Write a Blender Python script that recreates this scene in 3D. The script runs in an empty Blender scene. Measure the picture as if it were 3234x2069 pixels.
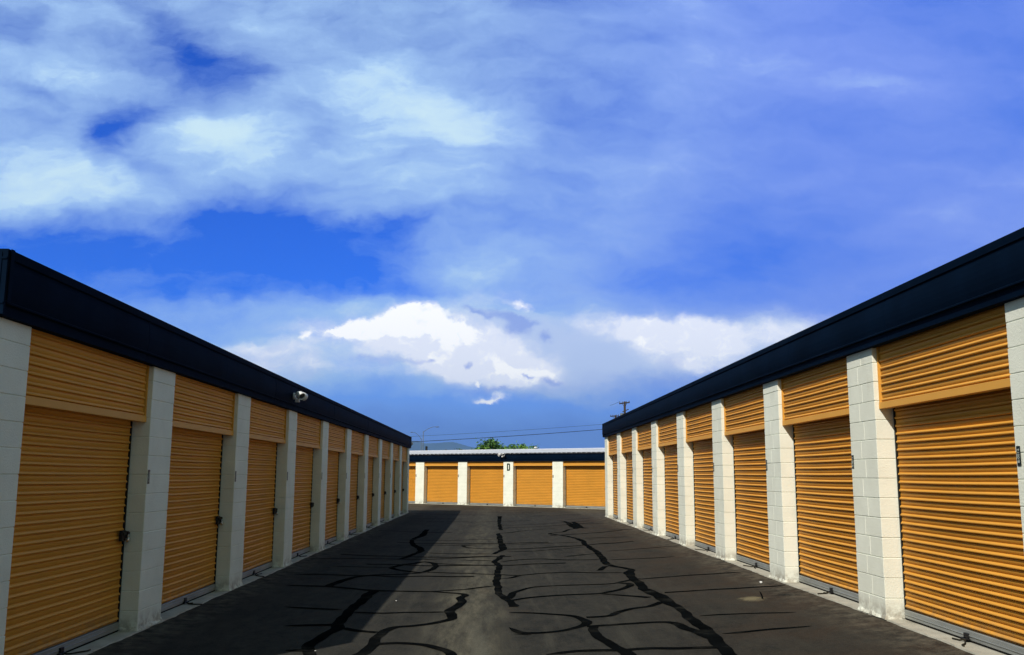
import bpy, bmesh, math, random
from mathutils import Vector, Matrix

# ------------------------------------------------------------------ camera
S = bpy.context.scene
col = S.collection
R = math.radians
cam_d = bpy.data.cameras.new('camera')
cam = bpy.data.objects.new('camera', cam_d)
col.objects.link(cam)
cam_d.sensor_width = 36.0
cam_d.lens = 36.0 * 2950.86 / 3234.0
cam_d.clip_start = 0.05
cam_d.clip_end = 40000
rt = Vector((0.99978088, -0.02026176, 0.0052579))
up = Vector((-0.00835659, -0.15603027, 0.98771692))
fw = Vector((0.0191925, 0.98754444, 0.1561654))
cam.matrix_world = Matrix(((rt.x, up.x, -fw.x, 0), (rt.y, up.y, -fw.y, 0), (rt.z, up.z, -fw.z, 1.6377), (0, 0, 0, 1)))
S.camera = cam
S.render.engine = 'CYCLES'
S.render.resolution_x = 1024
S.render.resolution_y = 655
S.view_settings.view_transform = 'Standard'
S.view_settings.look = 'None'
S.view_settings.exposure = 0.0
S.view_settings.gamma = 1.0

# ------------------------------------------------------------------ sun
TO_SUN = Vector((-2.2, -3.1, 3.36)).normalized()
sun_d = bpy.data.lights.new('sun', 'SUN')
sun_d.energy = 5.0
sun_d.angle = R(0.5)
sun_d.color = (1.0, 0.92, 0.79)
sun = bpy.data.objects.new('sun', sun_d)
sun.rotation_euler = (-TO_SUN).to_track_quat('-Z', 'Y').to_euler()
sun.location = (-20, -30, 40)
col.objects.link(sun)

# ------------------------------------------------------------------ node helper
class NT:
    def __init__(s, nt):
        s.nt = nt; s.n = nt.nodes; s.l = nt.links
    def _in(s, sock, v):
        if v is None: return
        if isinstance(v, bpy.types.NodeSocket): s.l.new(v, sock)
        elif isinstance(v, (tuple, list)) and sock.type == 'RGBA' and len(v) == 3: sock.default_value = (*v, 1)
        else: sock.default_value = v
    def math(s, op, a, b=None, c=None, clamp=False):
        n = s.n.new('ShaderNodeMath'); n.operation = op; n.use_clamp = clamp
        s._in(n.inputs[0], a); s._in(n.inputs[1], b); s._in(n.inputs[2], c)
        return n.outputs[0]
    def vm(s, op, a, b=None, sc=None):
        n = s.n.new('ShaderNodeVectorMath'); n.operation = op
        s._in(n.inputs[0], a); s._in(n.inputs[1], b)
        if sc is not None: s._in(n.inputs['Scale'], sc)
        return n.outputs['Value'] if op in ('LENGTH', 'DOT_PRODUCT', 'DISTANCE') else n.outputs[0]
    def noise(s, vec, scale, detail=4, rough=0.5, color=False, dist=0.0):
        n = s.n.new('ShaderNodeTexNoise'); s._in(n.inputs['Vector'], vec)
        n.inputs['Scale'].default_value = scale; n.inputs['Detail'].default_value = detail
        n.inputs['Roughness'].default_value = rough; n.inputs['Distortion'].default_value = dist
        return n.outputs['Color'] if color else n.outputs[0]
    def mr(s, v, a, b, c=0.0, d=1.0, smooth=False):
        n = s.n.new('ShaderNodeMapRange'); s._in(n.inputs[0], v)
        if smooth: n.interpolation_type = 'SMOOTHSTEP'
        for i, q in enumerate((a, b, c, d)): s._in(n.inputs[1 + i], q)
        return n.outputs[0]
    def mix(s, f, a, b, mode='MIX'):
        n = s.n.new('ShaderNodeMix'); n.data_type = 'RGBA'; n.blend_type = mode
        s._in(n.inputs['Factor'], f) if False else s._in(n.inputs[0], f)
        s._in(n.inputs[6], a); s._in(n.inputs[7], b)
        return n.outputs[2]
    def mapping(s, v, loc=(0, 0, 0), rot=(0, 0, 0), sc=(1, 1, 1), typ='POINT'):
        n = s.n.new('ShaderNodeMapping'); n.vector_type = typ; s._in(n.inputs[0], v)
        n.inputs['Location'].default_value = loc; n.inputs['Rotation'].default_value = rot; n.inputs['Scale'].default_value = sc
        return n.outputs[0]
    def sep(s, v):
        n = s.n.new('ShaderNodeSeparateXYZ'); s._in(n.inputs[0], v); return n.outputs
    def comb(s, x, y, z=0.0):
        n = s.n.new('ShaderNodeCombineXYZ'); s._in(n.inputs[0], x); s._in(n.inputs[1], y); s._in(n.inputs[2], z); return n.outputs[0]
    def bump(s, h, strength=0.3, dist=0.01):
        n = s.n.new('ShaderNodeBump'); s._in(n.inputs['Height'], h)
        n.inputs['Strength'].default_value = strength; n.inputs['Distance'].default_value = dist
        return n.outputs[0]

# ------------------------------------------------------------------ sky (directions x/y, z/y; the sky ahead of the lot)
CLOUD_T = [(-0.2157, 0.2552, 0.1639, 0.0569, -8.0, -0.42), (-0.2722, 0.2738, 0.0911, 0.0364, -10.0, -0.3), (-0.1225, 0.2466, 0.0729, 0.0228, 12.0, -0.25), (-0.2796, 0.2354, 0.0911, 0.0228, -0.0, -0.15), (-0.4691, 0.2478, 0.1639, 0.0387, -0.0, -0.42), (-0.5075, 0.2143, 0.1002, 0.0273, -6.0, -0.3), (-0.3378, 0.2065, 0.1913, 0.0433, -12.0, -0.3), (-0.3199, 0.4663, 0.0774, 0.0433, -35.0, -0.4), (-0.3704, 0.5116, 0.0683, 0.0228, -30.0, -0.28), (-0.4101, 0.392, 0.0638, 0.0191, 8.0, -0.4), (-0.4366, 0.3693, 0.0319, 0.0319, -0.0, -0.2), (-0.4456, 0.3643, 0.0228, 0.0273, -0.0, -0.26), (-0.3924, 0.3379, 0.0501, 0.0155, -20.0, -0.22), (-0.5162, 0.4255, 0.041, 0.0118, -15.0, -0.28), (-0.5604, 0.4984, 0.0501, 0.0364, -0.0, -0.28), (-0.1092, 0.2707, 0.0774, 0.0155, 12.0, -0.34), (-0.1865, 0.2174, 0.1503, 0.0273, -8.0, -0.34), (-0.0525, 0.2377, 0.0546, 0.0137, 10.0, -0.1), (0.347, 0.2562, 0.1913, 0.0592, 8.0, -0.32), (0.5331, 0.2004, 0.1913, 0.0501, 22.0, -0.36), (0.2319, 0.3729, 0.1366, 0.0455, -20.0, -0.14), (0.3529, 0.3895, 0.1184, 0.041, -0.0, -0.14), (0.5886, 0.4231, 0.0729, 0.1366, -0.0, -0.2), (0.123, 0.509, 0.1275, 0.0273, -10.0, -0.12), (0.2278, 0.2214, 0.1366, 0.0228, 6.0, -0.12), (-0.2964, 0.3811, 0.0865, 0.041, 10.0, 0.42), (-0.4883, 0.3148, 0.1184, 0.0455, -0.0, 0.26), (-0.1271, 0.4184, 0.1002, 0.0683, -0.0, 0.32), (-0.0168, 0.3847, 0.0774, 0.0455, -0.0, 0.26), (-0.2564, 0.3322, 0.1503, 0.0273, 12.0, 0.2), (-0.4697, 0.4337, 0.1047, 0.0364, -0.0, 0.1), (-0.0867, 0.3147, 0.1184, 0.0319, 14.0, 0.24), (-0.0065, 0.3009, 0.1366, 0.0273, 6.0, 0.12), (0.3999, 0.4563, 0.1184, 0.041, -8.0, 0.14), (0.5217, 0.3069, 0.1366, 0.0273, 14.0, 0.18), (0.2057, 0.279, 0.1366, 0.0273, 6.0, 0.1), (-0.0059, 0.2286, 0.1366, 0.0319, -0.0, 0.16), (-0.2398, 0.1722, 0.1366, 0.0118, -0.0, 0.14), (-0.2737, 0.1187, 0.1503, 0.0228, -8.0, 0.45), (-0.1437, 0.1801, 0.0729, 0.0137, 4.0, 0.2), (0.0088, 0.1301, 0.2186, 0.0501, -4.0, 0.7), (0.2211, 0.1411, 0.173, 0.041, -0.0, 0.6), (0.3804, 0.1659, 0.1184, 0.0273, 14.0, 0.25), (-0.0042, 0.0478, 0.5009, 0.0342, -0.0, -0.5)]
CLOUD_W = [(-0.1658, 0.1533, 0.0433, 0.0091, 2.0, 1.1), (-0.1293, 0.1587, 0.0433, 0.0146, 16.0, 1.1), (-0.0974, 0.1665, 0.041, 0.02, 12.0, 1.1), (-0.0732, 0.177, 0.0209, 0.01, -12.0, 0.95), (-0.0604, 0.1565, 0.0455, 0.02, -12.0, 1.0), (-0.0328, 0.1521, 0.0273, 0.0091, -22.0, 0.6), (-0.203, 0.1456, 0.0091, 0.0073, -0.0, 0.8), (0.0232, 0.1835, 0.0173, 0.0068, -4.0, 0.75), (-0.068, 0.1212, 0.02, 0.0118, -0.0, 0.6), (0.0098, 0.1154, 0.0155, 0.0128, -0.0, 0.8), (0.0208, 0.1072, 0.02, 0.0109, -0.0, 0.7), (0.0465, 0.1065, 0.02, 0.0155, -0.0, 0.8), (-0.0183, 0.0945, 0.0064, 0.005, -0.0, 1.0), (-0.0145, 0.0795, 0.0137, 0.005, -0.0, 0.9), (0.0037, 0.0814, 0.0173, 0.0073, 8.0, 0.75)]
CLOUD_V = [(-0.1244, 0.1453, 0.1184, 0.0209, -6.0, 0.85), (-0.0418, 0.1381, 0.0865, 0.0301, -14.0, 1.0), (0.0043, 0.1209, 0.0683, 0.0273, -0.0, 0.6), (-0.0052, 0.1579, 0.0273, 0.0091, -20.0, 0.4), (-0.0644, 0.1203, 0.0546, 0.02, -0.0, 0.6), (-0.0746, 0.176, 0.0546, 0.0137, -0.0, 0.3), (0.1843, 0.1539, 0.0865, 0.0209, -8.0, 1.3), (0.2116, 0.1317, 0.0638, 0.0209, -0.0, 0.7), (0.2448, 0.16, 0.0273, 0.0118, -0.0, 0.4), (0.2817, 0.151, 0.0683, 0.0155, 6.0, 0.6), (0.1334, 0.1614, 0.0546, 0.01, -8.0, 0.4), (0.2296, 0.1134, 0.041, 0.0137, -0.0, 0.35), (0.0273, 0.1072, 0.0455, 0.0228, -0.0, 0.6), (0.0778, 0.1446, 0.0501, 0.0228, -0.0, 0.12), (-0.0009, 0.1908, 0.0592, 0.0137, -0.0, 0.3), (-0.2473, 0.1364, 0.0638, 0.0109, -0.0, 0.5), (-0.1829, 0.1194, 0.1093, 0.0137, -4.0, 0.45), (-0.2553, 0.1143, 0.0911, 0.0091, -0.0, 0.35), (0.3381, 0.1608, 0.0911, 0.0228, 10.0, 0.35), (-0.0183, 0.0886, 0.041, 0.02, -0.0, 0.3)]
CLOUD_S = [(0.0243, 0.1582, 0.0155, 0.0155, -14.0, 1.0), (0.0131, 0.1683, 0.041, 0.0059, -10.0, 0.8), (-0.0238, 0.1727, 0.0273, 0.0036, -14.0, 0.6), (0.0561, 0.15, 0.0109, 0.0068, -0.0, 0.9), (-0.0963, 0.1192, 0.0364, 0.0046, 6.0, 0.6), (-0.1329, 0.1221, 0.0319, 0.0055, 4.0, 0.5), (-0.0305, 0.1174, 0.0059, 0.0046, 30.0, 0.8), (-0.0685, 0.1203, 0.0064, 0.0041, -0.0, 0.5), (0.0382, 0.1064, 0.01, 0.0032, -4.0, 0.7), (0.0575, 0.1019, 0.0091, 0.005, -0.0, 0.7), (-0.0, 0.0887, 0.0273, 0.0032, -0.0, 0.6), (-0.0228, 0.0863, 0.0182, 0.0027, -0.0, 0.5), (0.0365, 0.0835, 0.0273, 0.0046, -0.0, 0.35), (0.2245, 0.0972, 0.0683, 0.0091, -0.0, 0.5), (0.1465, 0.1058, 0.0911, 0.0109, -0.0, 0.35), (0.0867, 0.0916, 0.1184, 0.01, -0.0, 0.35), (0.1928, 0.12, 0.0137, 0.0109, -0.0, 0.4), (-0.0958, 0.0972, 0.0911, 0.0091, -0.0, 0.3), (-0.0796, 0.1948, 0.0455, 0.0027, -6.0, 0.5), (-0.1578, 0.1893, 0.0546, 0.0055, -0.0, 0.3), (0.078, 0.2047, 0.1002, 0.0064, -4.0, 0.3)]

W = bpy.data.worlds.new('World'); S.world = W; W.use_nodes = True
W.node_tree.nodes.clear()
w = NT(W.node_tree)
tc = w.n.new('ShaderNodeTexCoord').outputs['Generated']
dx, dy, dz = w.sep(tc)[0:3]
dys = w.math('MAXIMUM', dy, 0.15)
P0 = w.comb(w.math('DIVIDE', dx, dys), w.math('DIVIDE', dz, dys), 0.0)
last = [None]
def field(vec, blobs):
    """sum of soft ellipses; a vanishing link to the running sum keeps the evaluation order short on memory"""
    acc = None
    for q, (X, Z, rx, ry, rot, a) in enumerate(blobs):
        if q % 12 == 0 and last[0] is not None:
            vec = w.vm('ADD', vec, w.comb(w.math('MULTIPLY', last[0], 1e-7), 0.0, 0.0))
        m = w.mapping(vec, (X, Z, 0), (0, 0, R(rot)), (rx, ry, 1), 'TEXTURE')
        v = w.mr(w.vm('LENGTH', m), 0.0, 1.45, a, 0.0, True)
        acc = v if acc is None else w.math('ADD', acc, v)
        last[0] = acc
    return acc
right_ = w.mr(w.sep(P0)[0], -0.15, 0.42, 0.0, 1.0, True)
nz1 = w.vm('SUBTRACT', w.noise(w.mapping(P0, sc=(1, 1.7, 1)), 4.5, 4, 0.5, True), (0.5, 0.5, 0.5))
nz3 = w.vm('SUBTRACT', w.noise(w.mapping(P0, sc=(1, 1.5, 1)), 16.0, 7, 0.6, True), (0.5, 0.5, 0.5))
PT = w.vm('ADD', P0, w.vm('ADD', w.vm('MULTIPLY', nz1, (0.11, 0.06, 0.0)), w.vm('MULTIPLY', nz3, (0.065, 0.04, 0.0))))
Tf = field(PT, CLOUD_T)
fb1 = w.noise(w.mapping(PT, rot=(0, 0, R(-10)), sc=(1, 2.1, 1)), 3.3, 8, 0.52)
fb2 = w.noise(w.mapping(PT, loc=(3, 1, 0), rot=(0, 0, R(14)), sc=(1, 3.0, 1)), 7.0, 10, 0.62)
fb6 = w.noise(w.mapping(PT, loc=(1, 5, 0), rot=(0, 0, R(-22)), sc=(1, 2.2, 1)), 22.0, 8, 0.65)
T = w.math('ADD', w.math('ADD', 0.53, Tf), w.math('ADD', w.math('ADD', w.mr(fb1, 0.3, 0.7, -0.27, 0.27), w.mr(fb2, 0.3, 0.7, -0.18, 0.18)), w.mr(fb6, 0.3, 0.7, -0.06, 0.06)))
T = w.math('MULTIPLY_ADD', w.math('SUBTRACT', T, 0.55), w.mr(right_, 0, 1, 1.35, 1.15), 0.55)
nz2 = w.vm('SUBTRACT', w.noise(w.mapping(P0, sc=(1, 1.1, 1)), 34.0, 9, 0.62, True), (0.5, 0.5, 0.5))
nz4 = w.vm('SUBTRACT', w.noise(P0, 13.0, 3, 0.5, True), (0.5, 0.5, 0.5))
PW = w.vm('ADD', P0, w.vm('ADD', w.vm('MULTIPLY', nz2, (0.034, 0.028, 0.0)), w.vm('MULTIPLY', nz4, (0.03, 0.02, 0.0))))
Wf = field(PW, CLOUD_W)
Vf = field(PW, CLOUD_V)
fb3 = w.noise(w.mapping(PW, loc=(7, 2, 0), sc=(1, 1.6, 1)), 20.0, 10, 0.62)
fb5 = w.noise(w.mapping(PW, loc=(2, 9, 0), sc=(1, 1.3, 1)), 46.0, 8, 0.6)
Wc = w.mr(w.math('MULTIPLY', Wf, w.mr(fb5, 0.3, 0.7, 0.55, 1.4)), 0.08, 1.0, 0.0, 1.0, True)
Vc = w.mr(w.math('MULTIPLY', Vf, w.mr(fb3, 0.32, 0.68, 0.45, 1.55)), 0.05, 0.95, 0.0, 1.0, True)
Wm = w.math('MAXIMUM', Wc, Vc)
Sf = field(PW, CLOUD_S)
Sm = w.mr(w.math('MULTIPLY', Sf, w.mr(fb3, 0.3, 0.7, 0.7, 1.3)), 0.08, 1.0, 0.0, 0.8, True)
sky = w.n.new('ShaderNodeTexSky')
sky.sky_type = 'NISHITA'; sky.sun_disc = False
sky.sun_elevation = math.asin(TO_SUN.z); sky.sun_rotation = R(215.4)
sky.air_density = 1.0; sky.dust_density = 0.3; sky.ozone_density = 2.0
skyc = w.mix(1.0, sky.outputs[0], (0.04, 0.40, 1.60), 'MULTIPLY')
bg1 = w.n.new('ShaderNodeBackground'); right = w.mr(w.sep(P0)[0], -0.15, 0.42, 0.0, 1.0, True)
skyc = w.mix(w.math('MULTIPLY', right, 0.8), skyc, (0.8, 2.1, 8.6))
w._in(bg1.inputs[0], skyc); bg1.inputs[1].default_value = 0.10
Tc = w.math('MULTIPLY', T, 1.0, clamp=True)
veil = w.mix(right, (0.43, 0.66, 1.0), (0.24, 0.365, 0.96))
lowz = w.mr(w.sep(PT)[1], 0.15, 0.24, 1.0, 0.0, True)
hic = w.mix(lowz, w.mix(right, (0.66, 0.88, 1.0), (0.40, 0.58, 1.0)), (0.55, 0.68, 1.0))
hi = w.mr(T, 0.70, 1.25, 0.0, 1.0, True)
veil = w.mix(hi, veil, hic)
hz = w.mr(w.math('ADD', w.sep(PT)[1], w.mr(fb1, 0.3, 0.7, -0.014, 0.014)), 0.035, 0.115, 1.0, 0.0, True)
veil = w.mix(w.math('MULTIPLY', hz, 0.95), veil, (0.052, 0.185, 0.82))
c = w.mix(Wm, veil, w.mix(w.mr(w.math('ADD', fb5, w.math('MULTIPLY', Wc, 0.30)), 0.50, 0.74, 0.0, 1.0, True), (0.96, 1.0, 1.14), (1.22, 1.22, 1.22)))
c = w.mix(Sm, c, (0.27, 0.39, 0.90))
alpha = w.math('MAXIMUM', w.math('MAXIMUM', hz, w.mr(T, -0.16, 0.92, 0.0, 1.0)), w.math('MAXIMUM', Wm, w.math('MULTIPLY', Sm, 0.8)))
bg2 = w.n.new('ShaderNodeBackground'); w._in(bg2.inputs[0], c); bg2.inputs[1].default_value = 1.0
ms = w.n.new('ShaderNodeMixShader'); w._in(ms.inputs[0], alpha); w.l.new(bg1.outputs[0], ms.inputs[1]); w.l.new(bg2.outputs[0], ms.inputs[2])
# the rest of the sky (overhead and behind the photographer): made-up greenish cloud, tinted to fill the shaded walls
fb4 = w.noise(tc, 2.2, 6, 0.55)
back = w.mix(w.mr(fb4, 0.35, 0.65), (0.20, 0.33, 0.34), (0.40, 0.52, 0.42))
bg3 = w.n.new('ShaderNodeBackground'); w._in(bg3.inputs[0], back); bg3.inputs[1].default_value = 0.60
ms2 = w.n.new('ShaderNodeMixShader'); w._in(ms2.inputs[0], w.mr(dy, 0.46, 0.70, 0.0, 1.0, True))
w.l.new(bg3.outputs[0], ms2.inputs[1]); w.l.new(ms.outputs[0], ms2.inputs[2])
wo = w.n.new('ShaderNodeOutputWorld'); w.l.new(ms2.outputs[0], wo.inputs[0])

# ------------------------------------------------------------------ materials
def mat(name, base, rough=0.6, spec=0.5, metal=0.0, var=None, bump=None, coords='Object', var2=None, tint=None, foot=None):
    """var = (scale, amount, (stretch)), bump = (scale, strength, dist)"""
    m = bpy.data.materials.new(name); m.use_nodes = True
    m.node_tree.nodes.clear(); t = NT(m.node_tree)
    b = t.n.new('ShaderNodeBsdfPrincipled'); o = t.n.new('ShaderNodeOutputMaterial'); t.l.new(b.outputs[0], o.inputs[0])
    v = t.n.new('ShaderNodeTexCoord').outputs[coords]
    c = (*base, 1)
    oi = t.n.new('ShaderNodeObjectInfo').outputs['Random']
    v = t.vm('ADD', v, t.comb(t.math('MULTIPLY', oi, 37.0), t.math('MULTIPLY', oi, 11.0), t.math('MULTIPLY', oi, 0.0)))
    if var:
        st = var[2] if len(var) > 2 else (1, 1, 1)
        f = t.noise(t.mapping(v, sc=st), var[0], 5, 0.6)
        k = var[1]
        c = t.mix(t.mr(f, 0.3, 0.7), tuple(x * (1 - k) for x in base), tuple(min(1, x * (1 + k)) for x in base))
    if var2:   # second, coloured wear: (scale, colour, threshold_lo, hi, max, stretch)
        f = t.noise(t.mapping(v, sc=var2[5]), var2[0], 6, 0.65)
        c = t.mix(t.mr(f, var2[2], var2[3], 0.0, var2[4], True), c, var2[1])
    if tint: c = t.mix(t.math('MULTIPLY', oi, tint[1]), c, tint[0])
    if foot:   # splashed dirt near the ground: (colour, height)
        zz = t.sep(t.n.new('ShaderNodeTexCoord').outputs['Object'])[2]
        f = t.math('MULTIPLY', t.mr(zz, 0.0, foot[1], 1.0, 0.0, True), t.mr(t.noise(v, 7, 7, 0.7), 0.38, 0.62, 0.0, 0.85, True))
        c = t.mix(f, c, foot[0])
    t._in(b.inputs['Base Color'], c)
    b.inputs['Roughness'].default_value = rough; b.inputs['Metallic'].default_value = metal
    b.inputs['Specular IOR Level'].default_value = spec
    if bump: t.l.new(t.bump(t.noise(v, bump[0], 6, 0.6), bump[1], bump[2]), b.inputs['Normal'])
    return m
M = {}
M['block'] = mat('painted_block', (0.80, 0.84, 0.775), 0.8, 0.12, tint=((0.74, 0.72, 0.60), 0.25), foot=((0.30, 0.27, 0.22), 0.22), var=(2.6, 0.07), bump=(70, 0.75, 0.006), var2=(5, (0.55, 0.52, 0.42), 0.62, 0.8, 0.35, (1, 1, 0.35)))
M['wall'] = mat('painted_wall', (0.76, 0.75, 0.64), 0.8, 0.25, var=(1.2, 0.06), bump=(60, 0.4, 0.004))
M['door'] = mat('yellow_steel_door', (0.68, 0.33, 0.05), 0.5, 0.10, tint=((0.70, 0.36, 0.07), 0.5), foot=((0.40, 0.24, 0.10), 0.35), var=(1.1, 0.08, (1, 1, 3)), bump=(35, 0.06, 0.003), var2=(3.5, (0.42, 0.20, 0.04), 0.58, 0.8, 0.35, (0.5, 1, 2.5)))
M['header'] = mat('yellow_header_panel', (0.71, 0.35, 0.058), 0.5, 0.10, tint=((0.70, 0.37, 0.08), 0.5), var=(1.4, 0.07), bump=(35, 0.06, 0.003))
M['galv'] = mat('galvanised_steel', (0.30, 0.32, 0.32), 0.5, 0.4, 0.35, var=(9, 0.2, (0.3, 1, 1)), bump=(50, 0.1, 0.002))
M['track'] = mat('dark_door_track', (0.010, 0.010, 0.009), 0.7, 0.2, var=(6, 0.3))
M['black'] = mat('black_metal', (0.010, 0.010, 0.011), 0.5, 0.3, var=(20, 0.3))
M['rubber'] = mat('rubber_seal', (0.012, 0.012, 0.012), 0.85, 0.1, var=(15, 0.2))
M['chrome'] = mat('chrome', (0.75, 0.76, 0.78), 0.2, 0.5, 1.0, var=(30, 0.08))
M['rope'] = mat('pull_rope', (0.025, 0.022, 0.015), 0.9, 0.1, var=(60, 0.3))
M['navy'] = mat('navy_metal_fascia', (0.0017, 0.0066, 0.019), 0.65, 0.01, var=(1.3, 0.25), bump=(2.2, 0.25, 0.03), var2=(2.2, (0.004, 0.011, 0.024), 0.55, 0.75, 0.5, (0.3, 1, 3)))
M['navytrim'] = mat('navy_trim', (0.0024, 0.0085, 0.023), 0.65, 0.01, var=(3, 0.2))
M['roof'] = mat('bare_metal_roof', (0.66, 0.68, 0.76), 0.5, 0.4, 0.0, var=(1.2, 0.1), bump=(8, 0.1, 0.01))
M['slab'] = mat('concrete_apron', (0.40, 0.39, 0.34), 0.9, 0.2, var=(4, 0.18), bump=(60, 0.5, 0.006), var2=(2.5, (0.16, 0.14, 0.11), 0.52, 0.72, 0.6, (1, 1, 1)))
M['plate'] = mat('plate_black', (0.006, 0.012, 0.008), 0.4, 0.4, var=(20, 0.2))
M['white'] = mat('white_paint', (0.72, 0.73, 0.76), 0.5, 0.4, var=(10, 0.06))
M['ink'] = mat('lettering_white', (0.42, 0.47, 0.45), 0.6, 0.3, var=(30, 0.1))
M['signgreen'] = mat('sign_dark_green', (0.004, 0.022, 0.006), 0.6, 0.3, var=(20, 0.2))
M['lens'] = mat('lamp_lens', (0.03, 0.035, 0.04), 0.12, 0.6, var=(10, 0.2))
M['tar'] = mat('crack_sealant', (0.0035, 0.0042, 0.0048), 0.9, 0.0, var2=(2.4, (0.022, 0.022, 0.020), 0.50, 0.72, 0.75, (1, 1, 1)), var=(3, 0.35), bump=(25, 0.25, 0.004), coords='Object')
M['wood'] = mat('weathered_pole', (0.045, 0.035, 0.028), 0.85, 0.15, var=(8, 0.3, (1, 1, 0.1)))
M['steel'] = mat('painted_lamp_steel', (0.10, 0.12, 0.13), 0.6, 0.3, var=(4, 0.15))
M['bark'] = mat('bark', (0.07, 0.05, 0.035), 0.9, 0.1, var=(6, 0.3), bump=(20, 0.6, 0.02))
M['leaf'] = mat('leaves_light', (0.17, 0.33, 0.045), 0.65, 0.25, var=(1.8, 0.5))
M['leafd'] = mat('leaves_dark', (0.06, 0.15, 0.05), 0.65, 0.25, var=(2.0, 0.5))
M['litter'] = mat('crumpled_paper', (0.75, 0.76, 0.78), 0.7, 0.3, var=(40, 0.1))
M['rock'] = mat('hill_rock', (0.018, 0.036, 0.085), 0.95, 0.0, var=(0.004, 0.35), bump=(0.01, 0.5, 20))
M['wire'] = mat('wire', (0.012, 0.014, 0.018), 0.6, 0.2, var=(2, 0.1))

def asphalt():
    m = bpy.data.materials.new('worn_asphalt'); m.use_nodes = True; m.node_tree.nodes.clear(); t = NT(m.node_tree)
    b = t.n.new('ShaderNodeBsdfPrincipled'); o = t.n.new('ShaderNodeOutputMaterial'); t.l.new(b.outputs[0], o.inputs[0])
    v = t.n.new('ShaderNodeNewGeometry').outputs['Position']
    x, y, z = t.sep(v)[0:3]
    big = t.noise(t.mapping(v, sc=(1.3, 0.45, 1)), 0.8, 8, 0.68); mid = t.noise(t.mapping(v, sc=(1.4, 0.6, 1)), 4.0, 8, 0.7); fine = t.noise(v, 120, 3, 0.7)
    ag = t.n.new('ShaderNodeTexVoronoi'); t._in(ag.inputs['Vector'], v); ag.inputs['Scale'].default_value = 75
    base = t.mix(t.mr(big, 0.3, 0.7), (0.008, 0.009, 0.010), (0.044, 0.041, 0.036))
    base = t.mix(t.mr(mid, 0.38, 0.66, 0.0, 0.75), base, (0.058, 0.052, 0.044))
    # browner, dustier along the right row and by the cross lane at the far end
    br = t.math('MAXIMUM', t.mr(x, 1.2, 3.6, 0.0, 0.75, True), t.mr(y, 38, 47, 0.0, 0.9, True))
    brn = t.math('MULTIPLY', br, t.mr(t.noise(v, 1.3, 6, 0.6), 0.3, 0.62))
    base = t.mix(brn, base, (0.058, 0.037, 0.025))
    # pale silt where water runs down the middle of the lane
    wob = t.math('ADD', x, t.mr(t.noise(t.mapping(v, sc=(0.2, 1, 1)), 0.35, 4, 0.5), 0, 1, -0.45, 0.45))
    d1 = t.math('ABSOLUTE', t.math('ADD', wob, 0.28))
    silt = t.math('MULTIPLY', t.mr(d1, 0.08, 0.62, 1.0, 0.0, True), t.mr(t.noise(t.mapping(v, sc=(2.2, 0.30, 1)), 3.2, 7, 0.7), 0.36, 0.64, 0.10, 1.0))
    silt = t.math('MULTIPLY', silt, t.mr(y, 12, 34, 0.85, 0.30))
    base = t.mix(silt, base, (0.19, 0.175, 0.13))
    d2 = t.math('ABSOLUTE', t.math('ADD', wob, 0.12))
    s2 = t.math('MULTIPLY', t.mr(d2, 0.03, 0.13, 1.0, 0.0, True), t.mr(y, 9, 13, 0.7, 0.0))
    base = t.mix(s2, base, (0.16, 0.155, 0.125))
    stx = t.noise(t.mapping(v, sc=(3.0, 0.16, 1)), 2.0, 6, 0.65)
    base = t.mix(t.math('MULTIPLY', t.mr(stx, 0.5, 0.72, 0.0, 0.6, True), t.mr(t.math('ABSOLUTE', x), 0.8, 3.0, 1.0, 0.2)), base, (0.085, 0.080, 0.066))
    # rusty smears
    ru = t.math('MULTIPLY', t.mr(t.noise(t.mapping(v, loc=(4, 2, 0), sc=(1.2, 0.5, 1)), 1.5, 6, 0.65), 0.58, 0.72, 0.0, 0.55, True), t.mr(d1, 0.2, 1.3, 1.0, 0.0))
    base = t.mix(ru, base, (0.10, 0.065, 0.038))
    # dusty bands across the far lane
    du = t.math('MULTIPLY', t.mr(y, 36, 44, 0.0, 1.0, True), t.mr(t.noise(t.mapping(v, sc=(0.25, 1.0, 1)), 1.4, 6, 0.6), 0.52, 0.68, 0.0, 0.8, True))
    base = t.mix(du, base, (0.13, 0.11, 0.085))
    # stains beside the saw-cut patch
    def spot(px, py, rx, ry):
        return t.mr(t.vm('LENGTH', t.mapping(t.vm('ADD', v, t.vm('MULTIPLY', t.vm('SUBTRACT', t.noise(v, 9, 4, 0.6, True), (0.5, 0.5, 0.5)), (0.25, 0.25, 0))), (px, py, 0), (0, 0, 0), (rx, ry, 50), 'TEXTURE')), 0.2, 1.0, 0.85, 0.0, True)
    base = t.mix(spot(3.27, 12.08, 0.20, 0.28), base, (0.30, 0.26, 0.16))
    base = t.mix(spot(3.78, 12.15, 0.30, 0.22), base, (0.012, 0.012, 0.012))
    base = t.mix(spot(-1.4, 15.5, 0.5, 1.6), base, (0.03, 0.03, 0.03))
    # stones
    base = t.mix(t.mr(t.noise(v, 26, 5, 0.75), 0.42, 0.68, 0.0, 0.45), base, (0.078, 0.068, 0.056))
    base = t.mix(t.mr(fine, 0.25, 0.75, 0.0, 0.65), base, (0.010, 0.016, 0.017))
    base = t.mix(t.mr(ag.outputs['Distance'], 0.0, 0.25, 0.42, 0.0), base, (0.12, 0.115, 0.105))
    # grit gathered along both walls
    wl = t.math('MAXIMUM', t.mr(x, 3.3, 3.95, 0.0, 1.0, True), t.mr(x, -3.05, -3.65, 0.0, 1.0, True))
    base = t.mix(t.math('MULTIPLY', wl, t.mr(t.noise(v, 5, 7, 0.75), 0.42, 0.66, 0.0, 0.8)), base, (0.13, 0.115, 0.09))
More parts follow.
